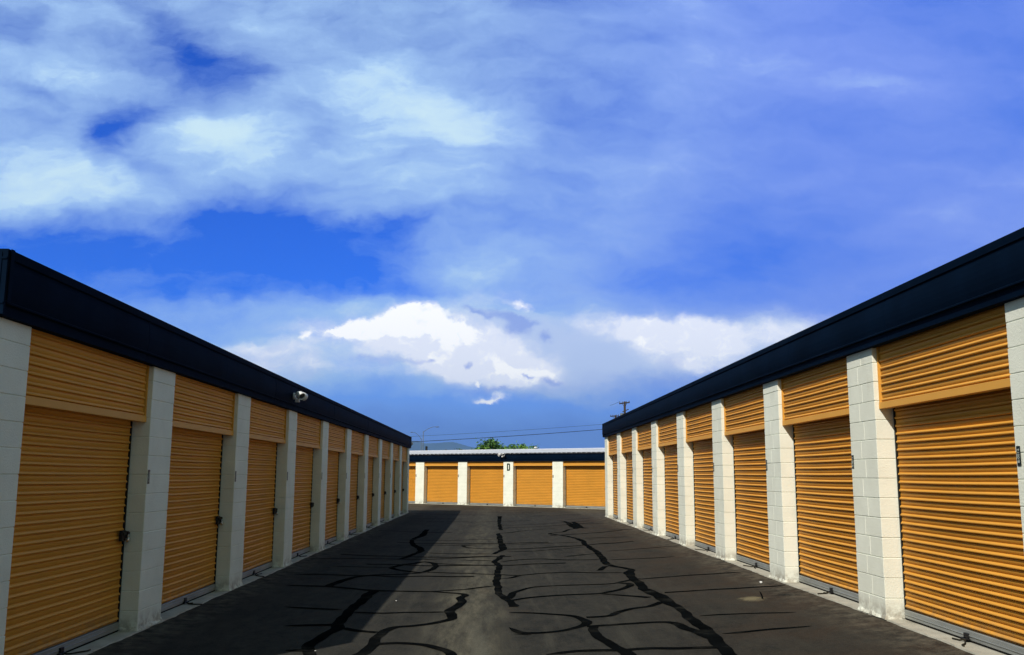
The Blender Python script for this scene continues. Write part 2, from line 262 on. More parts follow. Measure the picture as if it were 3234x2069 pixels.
    # open desert soil well beyond the yard
    far = t.mr(t.vm('LENGTH', t.vm('SUBTRACT', v, (0, 30, 0))), 62, 70, 0.0, 1.0, True)
    base = t.mix(far, base, (0.21, 0.16, 0.11))
    t._in(b.inputs['Base Color'], base)
    b.inputs['Roughness'].default_value = 0.95; b.inputs['Specular IOR Level'].default_value = 0.03
    h = t.math('ADD', t.math('MULTIPLY', fine, 0.5), t.math('MULTIPLY', ag.outputs['Distance'], 0.8))
    t.l.new(t.bump(h, 0.55, 0.008), b.inputs['Normal'])
    return m
M['asphalt'] = asphalt()

# ------------------------------------------------------------------ mesh helpers
class MB:
    def __init__(s): s.v = []; s.f = []; s.smooth = set()
    def quad(s, a, b, c, d):
        i = len(s.v); s.v += [a, b, c, d]; s.f.append((i, i + 1, i + 2, i + 3))
    def box(s, x0, x1, y0, y1, z0, z1):
        i = len(s.v)
        s.v += [(x, y, z) for z in (z0, z1) for y in (y0, y1) for x in (x0, x1)]
        for f in ((0, 2, 3, 1), (4, 5, 7, 6), (0, 1, 5, 4), (2, 6, 7, 3), (0, 4, 6, 2), (1, 3, 7, 5)): s.f.append(tuple(i + k for k in f))
        return s
    def cbox(s, x0, x1, y0, y1, z0, z1, c=0.004):
        """box with chamfered edges"""
        bm = bmesh.new(); bmesh.ops.create_cube(bm, size=1)
        for v in bm.verts: v.co = Vector(((x0 + x1) / 2 + v.co.x * (x1 - x0), (y0 + y1) / 2 + v.co.y * (y1 - y0), (z0 + z1) / 2 + v.co.z * (z1 - z0)))
        bmesh.ops.bevel(bm, geom=bm.edges[:], offset=c, segments=1, affect='EDGES')
        s.addbm(bm); bm.free(); return s
    def addbm(s, bm, mtx=None):
        i = len(s.v); bm.verts.ensure_lookup_table(); bm.verts.index_update()
        s.v += [tuple((mtx @ v.co) if mtx else v.co) for v in bm.verts]
        s.f += [tuple(i + v.index for v in f.verts) for f in bm.faces]
    def tube(s, pts, rad, n=8, cap=True, smooth=True):
        pts = [Vector(p) for p in pts]; rings = []
        rr = rad if isinstance(rad, (list, tuple)) else [rad] * len(pts)
        prev = None
        for k, p in enumerate(pts):
            d = (pts[min(k + 1, len(pts) - 1)] - pts[max(k - 1, 0)]).normalized()
            a = prev if prev else (Vector((0, 0, 1)) if abs(d.z) < 0.9 else Vector((1, 0, 0)))
            a = (a - d * a.dot(d)).normalized(); b = d.cross(a); prev = a
            base = len(s.v)
            for q in range(n):
                t = 2 * math.pi * q / n
                s.v.append(tuple(p + (a * math.cos(t) + b * math.sin(t)) * rr[k]))
            rings.append(base)
        for k in range(len(rings) - 1):
            for q in range(n):
                s.f.append((rings[k] + q, rings[k] + (q + 1) % n, rings[k + 1] + (q + 1) % n, rings[k + 1] + q))
                if smooth: s.smooth.add(len(s.f) - 1)
        if cap:
            s.f.append(tuple(rings[0] + q for q in reversed(range(n)))); s.f.append(tuple(rings[-1] + q for q in range(n)))
        return s
    def lathe(s, prof, mtx, n=20):
        """prof: (r, z) pairs; axis z, then mtx"""
        st = []
        for r, z in prof:
            st.append(len(s.v))
            for q in range(n):
                t = 2 * math.pi * q / n
                s.v.append(tuple(mtx @ Vector((r * math.cos(t), r * math.sin(t), z))))
        for k in range(len(st) - 1):
            for q in range(n):
                s.f.append((st[k] + q, st[k] + (q + 1) % n, st[k + 1] + (q + 1) % n, st[k + 1] + q)); s.smooth.add(len(s.f) - 1)
        return s
    def mesh(s, name, m):
        me = bpy.data.meshes.new(name); me.from_pydata(s.v, [], s.f)
        me.materials.append(M[m] if isinstance(m, str) else m)
        for k in s.smooth:
            if k < len(me.polygons): me.polygons[k].use_smooth = True
        me.update(); return me
    def build(s, name, m, parent=None, loc=(0, 0, 0), rot=(0, 0, 0)):
        return put(name, s.mesh(name, m), parent, loc, rot)
def put(name, me, parent=None, loc=(0, 0, 0), rot=(0, 0, 0)):
    o = bpy.data.objects.new(name, me); col.objects.link(o); o.location = loc; o.rotation_euler = rot
    if parent: o.parent = parent
    return o
def tag(o, label, cat, group=None):
    o['label'] = label; o['category'] = cat
    if group: o['group'] = group
    return o
def struct(o): o['kind'] = 'structure'; return o
def empty(name, loc, rz=0.0):
    o = bpy.data.objects.new(name, None); col.objects.link(o); o.location = loc; o.rotation_euler = (0, 0, rz); o.empty_display_size = 0.3
    return o
def text_mesh(body, size, m, name, narrow=1.0):
    cu = bpy.data.curves.new('lettering', 'FONT'); cu.body = body; cu.size = size; cu.extrude = 0.0006
    cu.align_x = 'CENTER'; cu.align_y = 'CENTER'; cu.offset = size * 0.012
    ob = bpy.data.objects.new('lettering', cu); col.objects.link(ob)
    dg = bpy.context.evaluated_depsgraph_get(); dg.update()
    me = bpy.data.meshes.new_from_object(ob.evaluated_get(dg))
    bpy.data.objects.remove(ob); me.name = name
    for v in me.vertices: v.co.x *= narrow
    me.materials.clear(); me.materials.append(M[m]); return me
def sm(a, b, x):
    t = max(0.0, min(1.0, (x - a) / (b - a))); return t * t * (3 - 2 * t)

# ------------------------------------------------------------------ ground
def gz(x, y):
    xc = max(-3.73, min(4.04, x))
    q = .00985 * xc * xc + .0233 * xc - .062
    s = sm(33, 46, y)
    return q * (1 - s) + (-.03) * s
def axis(lo, hi, step, outer):
    a = []; x = lo
    while x < hi + 1e-6: a.append(x); x += step
    return sorted([-o for o in outer if -o < lo] + a + [o for o in outer if o > hi])
xs = axis(-5.0, 5.5, 0.25, [8, 14, 25, 60, 150, 500, 2000, 9000, 19000])
ys = axis(-6.0, 66.0, 1.0, [8, 14, 25, 80, 100, 150, 500, 2000, 9000, 13000])
g = MB()
for y in ys:
    for x in xs: g.v.append((x, y, gz(x, y) if -9000 < y < 9000 else -0.03))
nx = len(xs)
for j in range(len(ys) - 1):
    for i in range(nx - 1):
        a = j * nx + i; g.f.append((a, a + 1, a + nx + 1, a + nx)); g.smooth.add(len(g.f) - 1)
struct(g.build('ground', 'asphalt'))

# sealed cracks: ribbons of tar lying on the asphalt (x, y, width in metres)
CRACKS = [
[(2.34,33.69,0.04),(2.5,33.07,0.1),(2.54,31.76,0.25),(2.53,30.15,0.4),(2.54,28.8,0.35),(2.31,28.52,0.15),(2.06,27.61,0.12),(1.81,27.35,0.08),(1.63,27.14,0.12),(1.79,26.41,0.07),(2.04,25.51,0.08),(2.14,24.69,0.12),(2.23,23.91,0.16),(2.2,22.83,0.16),(2.19,21.84,0.16),(2.21,20.91,0.14),(2.21,19.94,0.16),(2.17,18.94,0.2),(2.12,17.75,0.18),(2.14,17.27,0.1),(2.33,16.7,0.1),(2.39,16.41,0.12),(2.26,15.94,0.3),(2.24,15.35,0.22),(2.21,14.56,0.2),(2.19,13.83,0.18),(2.2,13.72,0.2),(2.22,13.15,0.25),(2.26,12.73,0.33),(2.27,12.34,0.26),(2.28,11.77,0.14),(2.27,11.18,0.16),(2.26,10.61,0.16),(2.24,9.98,0.17),(2.21,9.43,0.18),(2.18,8.99,0.18),(2.15,8.63,0.18),(2.12,8.14,0.18),(2.09,7.6,0.18)],
[(2.29,14.97,0.05),(3.11,14.98,0.055),(3.91,14.8,0.045)],
[(2.38,13.23,0.06),(3.13,13.16,0.06),(3.96,12.93,0.05)],
[(2.39,11.08,0.04),(2.73,11.06,0.035),(3.41,10.78,0.03)],
[(2.36,9.88,0.05),(2.84,9.9,0.045),(3.29,9.89,0.045)],
[(2.39,20.3,0.03),(3.33,20.24,0.035),(3.98,20.07,0.03)],
[(2.22,18.38,0.04),(2.98,18.13,0.04),(3.46,18.05,0.035)],
[(2.32,24.51,0.035),(3.42,23.85,0.03)],
[(2.87,30.65,0.03),(3.83,30.1,0.03)],
[(3.26,26.91,0.03),(4.01,26.3,0.03)],
[(2.57,34.1,0.04),(3.65,34.11,0.04)],
[(2.76,32.5,0.15),(2.72,30.84,0.3),(2.69,29.03,0.3),(2.86,28.47,0.04)],
[(0.3,39.47,0.06),(0.24,34.19,0.15),(0.26,29.74,0.15)],
[(0.17,28.07,0.12),(0.2,26.75,0.2),(0.21,24.46,0.2),(0.26,22.52,0.28),(0.17,21.57,0.15),(0.02,20.83,0.07)],
[(0.23,20.52,0.1),(0.15,19.73,0.15),(0.04,19.1,0.12),(0.09,18.68,0.13),(0.13,18.09,0.15),(0.1,16.87,0.13),(0.08,15.66,0.12),(0.09,14.49,0.12),(0.14,13.69,0.13),(0.21,13.21,0.12),(0.27,12.9,0.09),(0.31,12.66,0.18),(0.28,12.54,0.08)],
[(0.17,28.07,0.1),(0.53,28.38,0.15),(1.04,29.05,0.03),(1.96,29.54,0.02)],
[(0.32,23.42,0.03),(1.08,23.55,0.025),(2.13,23.28,0.03)],
[(0.3,21.66,0.03),(0.72,21.29,0.035),(1.43,21.54,0.035),(2.12,21.75,0.035)],
[(0.15,18.93,0.04),(0.54,19.32,0.045),(0.99,19.32,0.05),(1.44,18.87,0.04),(2.13,18.55,0.035)],
[(1.45,19.52,0.03),(1.81,19.77,0.05),(2.18,19.92,0.04)],
[(-0.58,16.97,0.03),(-0.24,16.77,0.035),(0.1,16.62,0.035),(0.43,16.37,0.05),(0.93,16.58,0.045),(1.39,16.55,0.045),(1.78,16.22,0.045),(2.19,16.06,0.04)],
[(0.11,15.98,0.04),(0.29,16.01,0.05),(0.49,16.37,0.05)],
[(0.22,13.36,0.12),(0.31,13.98,0.06),(0.52,14.45,0.045),(0.75,14.69,0.045),(1.27,14.7,0.05),(1.77,14.6,0.05),(2.02,14.79,0.06),(2.29,15.07,0.06)],
[(0.26,13.17,0.09),(0.48,13.4,0.07),(0.76,13.54,0.065),(1.17,13.57,0.06),(1.51,13.55,0.055),(1.73,13.72,0.07),(1.94,14.02,0.1),(2.05,14.27,0.12),(2.04,14.52,0.09),(1.91,14.66,0.05)],
[(1.48,13.56,0.05),(1.74,13.28,0.055),(1.97,13.02,0.07),(2.1,12.86,0.15)],
[(1.86,16.58,0.12),(2.03,17.25,0.12)],
[(0.22,12.07,0.05),(0.55,11.92,0.05),(0.83,11.73,0.055),(0.97,11.58,0.06),(1.06,11.37,0.07),(1.1,11.13,0.17),(1.05,10.9,0.14),(0.92,10.72,0.06),(0.75,10.58,0.055),(0.54,10.49,0.06),(0.43,10.49,0.11),(0.32,10.54,0.08),(0.18,10.89,0.03)],
[(0.23,10.46,0.02),(0.43,10.4,0.05)],
[(1.12,11.46,0.07),(1.39,11.49,0.055),(1.54,11.71,0.07),(1.75,11.96,0.06),(1.97,12.04,0.055),(2.01,12.11,0.1),(2.18,12.39,0.12)],
[(1.06,10.8,0.09),(1.36,10.81,0.07),(1.77,10.84,0.065),(1.96,10.78,0.075),(2.05,10.6,0.12),(2.09,10.3,0.17),(2.15,10.02,0.15),(2.19,9.66,0.15)],
[(1.13,10.74,0.12),(1.1,10.43,0.13),(1.14,10.0,0.12),(1.2,9.54,0.12),(1.25,9.25,0.15),(1.28,9.03,0.18),(1.27,8.59,0.15)],
[(0.52,9.24,0.05),(0.8,9.36,0.06),(1.08,9.37,0.06),(1.26,9.32,0.06),(1.52,9.33,0.06),(1.81,9.24,0.06),(2.15,9.17,0.06)],
[(-0.66,25.75,0.03),(0.14,25.39,0.03)],
[(-0.76,23.49,0.09),(-0.34,23.6,0.03),(0.18,23.47,0.03)],
[(-0.73,23.27,0.05),(-0.51,22.64,0.03),(0.13,22.28,0.03)],
[(-0.72,20.94,0.03),(-0.01,20.96,0.03)],
[(-0.7,20.21,0.03),(-0.03,20.35,0.03)],
[(-0.67,19.53,0.03),(0.03,19.21,0.04)],
[(-0.63,18.46,0.03),(0.07,18.29,0.04)],
[(-0.45,14.51,0.05),(0.04,14.93,0.045)],
[(-3.65,19.08,0.03),(-2.83,19.5,0.035),(-2.26,19.59,0.035),(-1.47,19.63,0.04),(-0.89,19.88,0.035),(-0.36,20.06,0.03)],
[(-2.34,25.3,0.03),(-1.64,25.14,0.03),(-0.46,25.53,0.03)],
[(-2.05,23.5,0.03),(-0.43,23.62,0.03)],
[(-1.5,21.31,0.03),(-0.95,21.08,0.03),(-0.38,21.03,0.03)],
[(-2.06,30.06,0.2),(-1.98,27.24,0.3),(-2.12,25.38,0.15)],
[(-2.13,25.2,0.12),(-1.94,23.54,0.2),(-1.72,22.66,0.28),(-1.62,21.55,0.2),(-1.75,20.52,0.12),(-1.85,19.69,0.08)],
[(-1.87,17.87,0.1),(-1.74,18.36,0.06),(-1.5,18.78,0.06),(-1.34,19.11,0.1),(-1.14,18.77,0.16),(-1.07,18.13,0.13),(-1.13,17.41,0.12),(-1.28,17.06,0.09),(-1.55,17.29,0.06),(-1.79,17.61,0.06),(-1.87,17.83,0.08)],
[(-1.15,18.81,0.05),(-0.84,18.61,0.04),(-0.33,18.46,0.04)],
[(-1.14,17.07,0.05),(-0.76,16.98,0.04),(-0.3,16.86,0.04)],
[(-1.27,16.98,0.07),(-1.58,16.71,0.06),(-2.05,16.49,0.06),(-2.32,16.05,0.08),(-2.42,15.46,0.14),(-2.5,14.78,0.16)],
[(-3.14,14.71,0.05),(-2.57,14.76,0.06),(-2.1,14.56,0.06),(-1.86,14.42,0.06),(-1.35,14.35,0.055),(-0.92,14.3,0.05),(-0.7,14.18,0.05),(-0.48,14.05,0.06),(-0.39,13.87,0.12),(-0.43,13.56,0.15),(-0.4,13.05,0.16),(-0.49,12.6,0.14),(-0.54,12.21,0.14),(-0.48,11.92,0.15),(-0.47,11.64,0.12),(-0.57,11.46,0.1),(-0.72,11.26,0.06),(-0.93,11.12,0.06),(-1.09,11.05,0.08),(-1.17,10.79,0.14),(-1.2,10.47,0.14),(-1.21,10.12,0.14),(-1.22,9.79,0.14),(-1.25,9.48,0.15),(-1.32,9.28,0.1)],
[(-0.92,14.3,0.04),(-0.26,14.6,0.04)],
[(-1.74,14.32,0.2),(-1.77,13.75,0.21),(-1.78,12.95,0.17),(-1.79,12.32,0.17),(-1.79,11.67,0.19),(-1.77,11.23,0.2),(-1.72,10.96,0.22),(-1.77,10.57,0.14),(-1.83,10.09,0.13),(-1.83,9.71,0.13),(-1.69,9.27,0.13)],
[(-1.67,10.93,0.08),(-1.49,10.78,0.06),(-1.26,10.66,0.06)],
[(-2.66,12.48,0.05),(-2.28,12.42,0.05),(-1.9,12.39,0.05)],
[(-1.8,12.15,0.05),(-1.37,12.1,0.045),(-1.02,12.19,0.045),(-0.56,12.21,0.045)],
[(-2.34,11.02,0.05),(-1.82,11.19,0.06)],
[(-1.17,9.95,0.09),(-0.98,10.01,0.06),(-0.68,9.91,0.06),(-0.52,9.69,0.08),(-0.41,9.45,0.08),(-0.36,9.16,0.07)],
[(-2.01,9.54,0.05),(-1.83,9.55,0.06)],
[(-2.97,17.82,0.03),(-1.87,17.87,0.03)]]

rl = random.Random(31)
yy = 15.2
while yy < 41:
    yy += rl.uniform(0.9, 1.9) * (1 + yy * 0.012)
    a_, b_ = rl.choice(((-3.3, -0.3), (-3.2, 0.4), (-2.4, 1.4), (-0.2, 2.2), (0.3, 3.3), (1.6, 3.6), (-3.4, -1.2)))
    sl_ = rl.uniform(-0.10, 0.10); n_ = 7
    CRACKS.append([(a_ + (b_ - a_) * q / n_, yy + sl_ * (b_ - a_) * q / n_ + rl.uniform(-0.09, 0.09), rl.uniform(0.03, 0.05) * (0.8 + yy * 0.035)) for q in range(n_ + 1)])
CRACKS += [[(3.50, 12.60, .016), (3.64, 12.50, .018), (3.72, 12.42, .03)], [(3.50, 12.60, .02), (3.43, 12.2, .02), (3.37, 11.93, .02), (3.56, 11.92, .016)]]
rng = random.Random(5)
cm = MB()
def hsh(x, y): return (math.sin(x * 12.9898 + y * 78.233) * 43758.5453) % 1.0
for ci, pl in enumerate(CRACKS):
    if ci < len(CRACKS) - 2: pl = [(a, b, c * 1.7 * (1 + max(0.0, b - 14) * 0.03) if c <= 0.06 else (0.102 + (c - 0.06) * 0.1 if c <= 0.1 else 0.106 + (c - 0.1) * 0.42)) for a, b, c in pl]
    fine = []
    n = len(pl)
    for k in range(n - 1):
        p0 = pl[max(0, k - 1)]; p1 = pl[k]; p2 = pl[k + 1]; p3 = pl[min(n - 1, k + 2)]
        L = math.hypot(p2[0] - p1[0], p2[1] - p1[1]); st = max(2, int(L / 0.07))
        for q in range(st):
            t = q / st
            def cr(i): return 0.5 * (2 * p1[i] + (p2[i] - p0[i]) * t + (2 * p0[i] - 5 * p1[i] + 4 * p2[i] - p3[i]) * t * t + (-p0[i] + 3 * p1[i] - 3 * p2[i] + p3[i]) * t ** 3)
            sharp = L > 1.5
            f = (lambda i: p1[i] + (p2[i] - p1[i]) * t) if sharp else cr
            fine.append((f(0), f(1), max(0.012, p1[2] + (p2[2] - p1[2]) * t)))
    fine.append(pl[-1])
    N = len(fine); base = len(cm.v)
    amp = 0.012; ph = rng.random() * 9
    for k, (x, y, wd) in enumerate(fine):
        a = fine[max(0, k - 1)]; b = fine[min(N - 1, k + 1)]
        tx, ty = b[0] - a[0], b[1] - a[1]; l = math.hypot(tx, ty) or 1; nxx, nyy = -ty / l, tx / l
        wob = amp * (math.sin(k * 0.31 + ph) + 0.6 * math.sin(k * 0.83 + ph * 2))
        e = min(1.0, (min(k, N - 1 - k) + 0.5) / 3.0) if wd < 0.09 else 1.0
        for sd in (1, -1):
            hw = wd * 0.5 * e * (1 + 0.07 * math.sin(k * 0.35 + sd * 2 + ph) + 0.07 * math.sin(k * 0.13 + sd * 3 + ph) + 0.08 * (rng.random() - 0.5))
            X = x + nxx * (wob + sd * hw); Y = y + nyy * (wob + sd * hw)
            cm.v.append((X, Y, gz(X, Y) + 0.0035 + 0.00006 * ci))
    for k in range(N - 1):
        i = base + 2 * k; cm.f.append((i, i + 1, i + 3, i + 2))
struct(cm.build('crack_sealant', 'tar'))

# ------------------------------------------------------------------ storage buildings
PIT = 0.0833
def rib_profile(z0, z1, yf, prot):
    """outline from top z1 to z0 of a corrugated curtain: (z, out) with out towards the viewer"""
    pts = [(z1, 0.0)]; z = z1
    while z - PIT > z0 - 1e-4:
        pts += [(z - 0.0365, 0.0), (z - 0.0385, -prot * 0.35), (z - 0.041, 0.0)]
        for dz_, k_ in ((0.003, 0.42), (0.008, 0.76), (0.014, 0.97), (0.020, 1.0), (0.025, 0.86), (0.0275, 0.55), (0.029, 0.0), (0.0298, -0.8), (0.0385, -0.8), (0.0400, 0.0)):
            pts.append((z - 0.041 - dz_, prot * k_))
        z -= PIT
        pts.append((z, 0.0))
    if z > z0 + 1e-3: pts.append((z0, 0.0))
    return pts
def curtain(mb, u0, u1, z0, z1, yf, prot, seed=0, wav=0.0012):
    r = random.Random(seed)
    cols_ = [(u0, 0.0), (u0 + 0.006, 0.7), (u0 + 0.016, 1.0)]
    n = 8
    for k in range(1, n): cols_.append((u0 + 0.016 + (u1 - u0 - 0.032) * k / n, 1.0))
    cols_ += [(u1 - 0.016, 1.0), (u1 - 0.006, 0.7), (u1, 0.0)]
    z1 = z0 + PIT * math.ceil((z1 - z0) / PIT - 1e-6)   # whole ribs down to the lower edge
    prof = rib_profile(z0, z1, yf, prot)
    ph = [r.random() * 6 for _ in range(3)]
    b = len(mb.v); nc = len(cols_)
    for (z, o) in prof:
        for (u, k) in cols_:
            wv = wav * (math.sin(u * 2.3 + z * 3.1 + ph[0]) + math.sin(u * 5.1 - z * 1.7 + ph[1]))
            sag = wav * 1.2 * math.sin(u * 1.9 + ph[2])
            mb.v.append((u, yf - o * k + wv, z + sag))
    for j in range(len(prof) - 1):
        for i in range(nc - 1):
            a = b + j * nc + i; mb.f.append((a, a + nc, a + nc + 1, a + 1)); mb.smooth.add(len(mb.f) - 1)

def pilaster_mesh(wp, hP, split, seed, d=0.26):
    r = random.Random(seed); mb = MB(); z = 0.0; k = 0
    mb.box(0.007, wp - 0.007, 0.007, d - 0.004, 0.0, hP - 0.002)
    while z < hP - 0.02:
        z1 = min(z + 0.203, hP)
        j = [r.uniform(-0.0016, 0.0016) for _ in range(3)]
        g_ = 0.0028
        cuts = [0.0, wp]
        if split: cuts = [0.0, wp * (0.56 if k % 2 else 0.42), wp]
        for q in range(len(cuts) - 1):
            a = cuts[q] + (0.0014 if q else 0) + (j[0] if not q else 0)
            b = cuts[q + 1] - (0.0014 if q < len(cuts) - 2 else 0) + (j[1] if q == len(cuts) - 2 else 0)
            mb.cbox(a, b, j[2] + r.uniform(-0.0006, 0.0006), d, z + g_, z1 - g_, 0.0035)
        z = z1; k += 1
    return mb
def skirt(mb, wp, seed):
    """rough mortar and overspray at the foot of a pilaster"""
    r = random.Random(seed); n = 14; top = []; bot = []
    path = [(-0.002, 0.16)] + [(-0.002, 0.16 - 0.16 * k / 4) for k in range(1, 4)] + [(wp * k / n, -0.002) for k in range(n + 1)] + [(wp + 0.002, 0.16 * k / 4) for k in range(1, 5)]
    b = len(mb.v)
    for (x, y) in path:
        o = r.uniform(0.006, 0.026); ox = -o if x < 0.001 else (o if x > wp - 0.001 else 0); oy = -o if y < 0.01 else 0
        mb.v.append((x, y, r.uniform(0.02, 0.045))); mb.v.append((x + ox, y + oy, -0.004))
    for k in range(len(path) - 1): i = b + 2 * k; mb.f.append((i, i + 1, i + 3, i + 2))

def storage_building(name, label, origin, rotz, pitch, wp, n, hP, hB, fh, depth, prefix, split, first_w=None, firstnum=1, order=1,
                     ridge=0.22, eave_over=0.0, plate_h=0.15, latchset=None, end_over=0.02, doorsill=0.0, rec=0.0):
    B = empty(name, origin, rotz); tag(B, label, 'storage building')
    fw_ = first_w or wp
    u0 = wp - fw_; u1 = n * pitch + wp
    pm = [pilaster_mesh(wp, hP, split, 11 + q, 0.266 + rec) for q in range(3)]
    for q, m_ in enumerate(pm): skirt(m_, wp, 60 + q)
    pm = [m_.mesh('pilaster', 'block') for m_ in pm]
    for k in range(n + 1):
        if k == 0 and first_w:
            q = pilaster_mesh(fw_, hP, False, 5); skirt(q, fw_, 3); q.build('pilaster', 'block', B, (u0, 0, 0))
        else: put('pilaster', pm[k % 3], B, (k * pitch, 0, 0))
    # body of the building
    mb = MB(); mb.box(u0 + 0.003, u1 - 0.003, 0.268 + rec, depth, -0.1, hP - 0.004); mb.build('wall', 'wall', B)
    # fascia: folded navy metal band, gable-ended
    O = 0.07
    prof = [(-0.04, 0.0), (O - 0.018, 0.0), (O - 0.018, 0.082), (O + 0.012, 0.088), (O + 0.012, 0.100), (O - 0.012, 0.112), (O - 0.002, 0.16), (O + 0.004, 0.21), (O + 0.006, 0.26), (O + 0.003, fh - 0.18), (O - 0.004, fh - 0.125), (O - 0.014, fh - 0.074), (O + 0.002, fh - 0.068), (O + 0.005, fh), (-0.04, fh)]
    nseg = max(2, round((u1 - u0) / 3.05)); segL = (u1 - u0 + 2 * end_over) / nseg
    mb = MB()
    for sgm in range(nseg):
        a = u0 - end_over + sgm * segL; b = a + segL - (0.009 if sgm < nseg - 1 else 0)
        r = random.Random(sgm * 7 + n); jj = r.uniform(-0.0015, 0.0015)
        base = len(mb.v)
        for uu in (a, b):
            for (o, z) in prof: mb.v.append((uu, -o + jj, hP + z))
        L = len(prof)
        for k in range(L):
            k2 = (k + 1) % L; mb.f.append((base + k, base + k2, base + L + k2, base + L + k))
        mb.f.append(tuple(base + k for k in range(L))); mb.f.append(tuple(base + L + k for k in reversed(range(L))))
    F = mb.build('fascia', 'navy', B)
    for uu, sg in ((u0 - end_over - 0.004, 1), (u1 + end_over + 0.004, -1)):
        t_ = MB(); a, b = sorted((uu, uu + sg * 0.05)); t_.box(a, b, -O - 0.014, -O - 0.0085, hP + 0.104, hP + fh + 0.004)
        t_.build('corner_trim', 'navytrim', F)
    e_ = MB()
    for uu, sg in ((u0 - end_over, -1), (u1 + end_over, 1)):
        a, b = sorted((uu, uu + sg * 0.03)); e_.box(a, b, -O + 0.0, depth + 0.05, hP + 0.006, hP + fh + 0.002)
        a, b = sorted((uu + sg * 0.03, uu + sg * 0.036))
        for yy in range(0, 12): e_.box(a, b, -0.03 + yy * 0.75, -0.03 + yy * 0.75 + 0.08, hP + 0.02, hP + fh - 0.02)
        e_.box(a - 0.001, b + 0.002, -O + 0.004, depth + 0.04, hP + fh - 0.075, hP + fh - 0.06)
        e_.box(a - 0.001, b + 0.002, -O + 0.004, depth + 0.04, hP + 0.085, hP + 0.10)
    e_.box(u0, u1, depth, depth + 0.05, hP, hP + fh); e_.build('gable_fascia', 'navytrim', F)
    # roof: low gable of ribbed sheets
    rb = MB(); ze = hP + fh - (0.0 if eave_over else 0.05); zr = ze + ridge; ye = -O - eave_over if eave_over else 0.05; yr = depth * 0.5
    step = 0.305; cnt = int((u1 - u0 + 0.1) / step)
    for half, (ya, za, yb, zb) in enumerate(((ye, ze, yr, zr), (depth + (0.1 if eave_over else -0.05), ze, yr, zr))):
        row = []
        for k in range(cnt + 1):
            uu = u0 - 0.05 + k * step
            row += [(uu, 0.0), (uu + 0.03, 0.045), (uu + 0.075, 0.045), (uu + 0.105, 0.0)]
        row = [p for p in row if p[0] < u1 + 0.08]
        b0 = len(rb.v)
        for (uu, dz_) in row: rb.v.append((uu, ya, za + dz_ + 0.004)); rb.v.append((uu, yb, zb + dz_ + 0.004))
        for k in range(len(row) - 1): i = b0 + 2 * k; rb.f.append((i, i + 2, i + 3, i + 1))
        rb.quad((u0 - 0.05, ya, za - 0.006), (u1 + 0.05, ya, za - 0.006), (u1 + 0.05, yb, zb - 0.006), (u0 - 0.05, yb, zb - 0.006))
    RF = rb.build('roof', 'roof', B)
    cb = MB(); cb.box(u0 - 0.02, u1 + 0.02, yr - 0.12, yr + 0.12, zr + 0.035, zr + 0.055); cb.build('ridge_cap', 'roof', RF)
    cl = MB(); cl.box(u0, u1, ye + 0.05, ye + 0.16, ze - 0.004, ze + 0.046); cl.build('eave_closure', 'black', RF)
    # shared door, header and fittings
    dw0, dw1 = wp + 0.034, pitch - 0.034
    curt = []
    for q in range(5):
        mb = MB(); curtain(mb, dw0, dw1, 0.105 + doorsill, hB + 0.12, 0.205, 0.0205, 40 + q, 0.0024)
        mb.box(dw0, dw1, 0.222, 0.230, 0.105, hB + 0.12); curt.append(mb.mesh('roll_up_door', 'door'))
    barm = MB(); barm.cbox(dw0 - 0.004, dw1 + 0.004, 0.178, 0.226, 0.018 + doorsill, 0.098 + doorsill, 0.003)
    barm.cbox(dw0, dw1, 0.171, 0.1775, 0.050 + doorsill, 0.060 + doorsill, 0.002); barm = barm.mesh('bottom_bar', 'galv')
    seal = MB().box(dw0, dw1, 0.186, 0.218, -0.003, 0.0175 + doorsill).mesh('rubber_seal', 'rubber')
    gl = MB().cbox(wp + 0.001, wp + 0.03, 0.192, 0.262, 0.0, hB + 0.12, 0.002); gl = gl.mesh('guide_rail', 'track')
    gr = MB().cbox(pitch - 0.03, pitch - 0.001, 0.192, 0.262, 0.0, hB + 0.12, 0.002); gr = gr.mesh('guide_rail', 'track')
    hd = MB(); nr = max(1, int((hP - hB - 0.105) / PIT))
    curtain(hd, wp + 0.036, pitch - 0.036, hB + 0.066, hP - 0.01, 0.071, 0.0180, 77, 0.0012)
    hd.box(wp + 0.003, pitch - 0.003, 0.090, 0.135, hB + 0.002, hP + 0.05); hd = hd.mesh('header_panel', 'header')
    ht = MB(); ht.cbox(wp + 0.002, pitch - 0.002, 0.045, 0.088, hB, hB + 0.070, 0.002)
    ht.box(wp + 0.002, wp + 0.028, 0.050, 0.088, hB + 0.071, hP + 0.01); ht.box(pitch - 0.028, pitch - 0.002, 0.050, 0.088, hB + 0.071, hP + 0.01)
    ht = ht.mesh('header_trim', 'header')
    lm = MB(); lz = 0.985; lr = dw1
    lm.cbox(lr - 0.15, lr - 0.045, 0.150, 0.184, lz - 0.055, lz + 0.055, 0.003)
    lm.cbox(lr - 0.14, lr + 0.03, 0.138, 0.149, lz + 0.005, lz + 0.035, 0.002)
    lm.cbox(lr - 0.05, lr - 0.02, 0.130, 0.176, lz - 0.03, lz + 0.045, 0.002)
    lm.tube([(lr - 0.125, 0.140, lz - 0.035), (lr - 0.125, 0.122, lz - 0.035)], 0.007, 8)
    lm = lm.mesh('latch', 'black')
    pd = MB(); cx, cy_, cz = lr - 0.035, 0.127, lz - 0.045
    pd.lathe([(0.0, -0.011), (0.027, -0.011), (0.030, -0.006), (0.030, 0.006), (0.027, 0.011), (0.0, 0.011)], Matrix.Translation((cx, cy_, cz)) @ Matrix.Rotation(R(90), 4, 'X'), 18)
    pd.tube([(cx + 0.019 * math.cos(a), cy_, cz + 0.030 + 0.024 * math.sin(a)) for a in [R(x) for x in range(-20, 201, 20)]], 0.0045, 6)
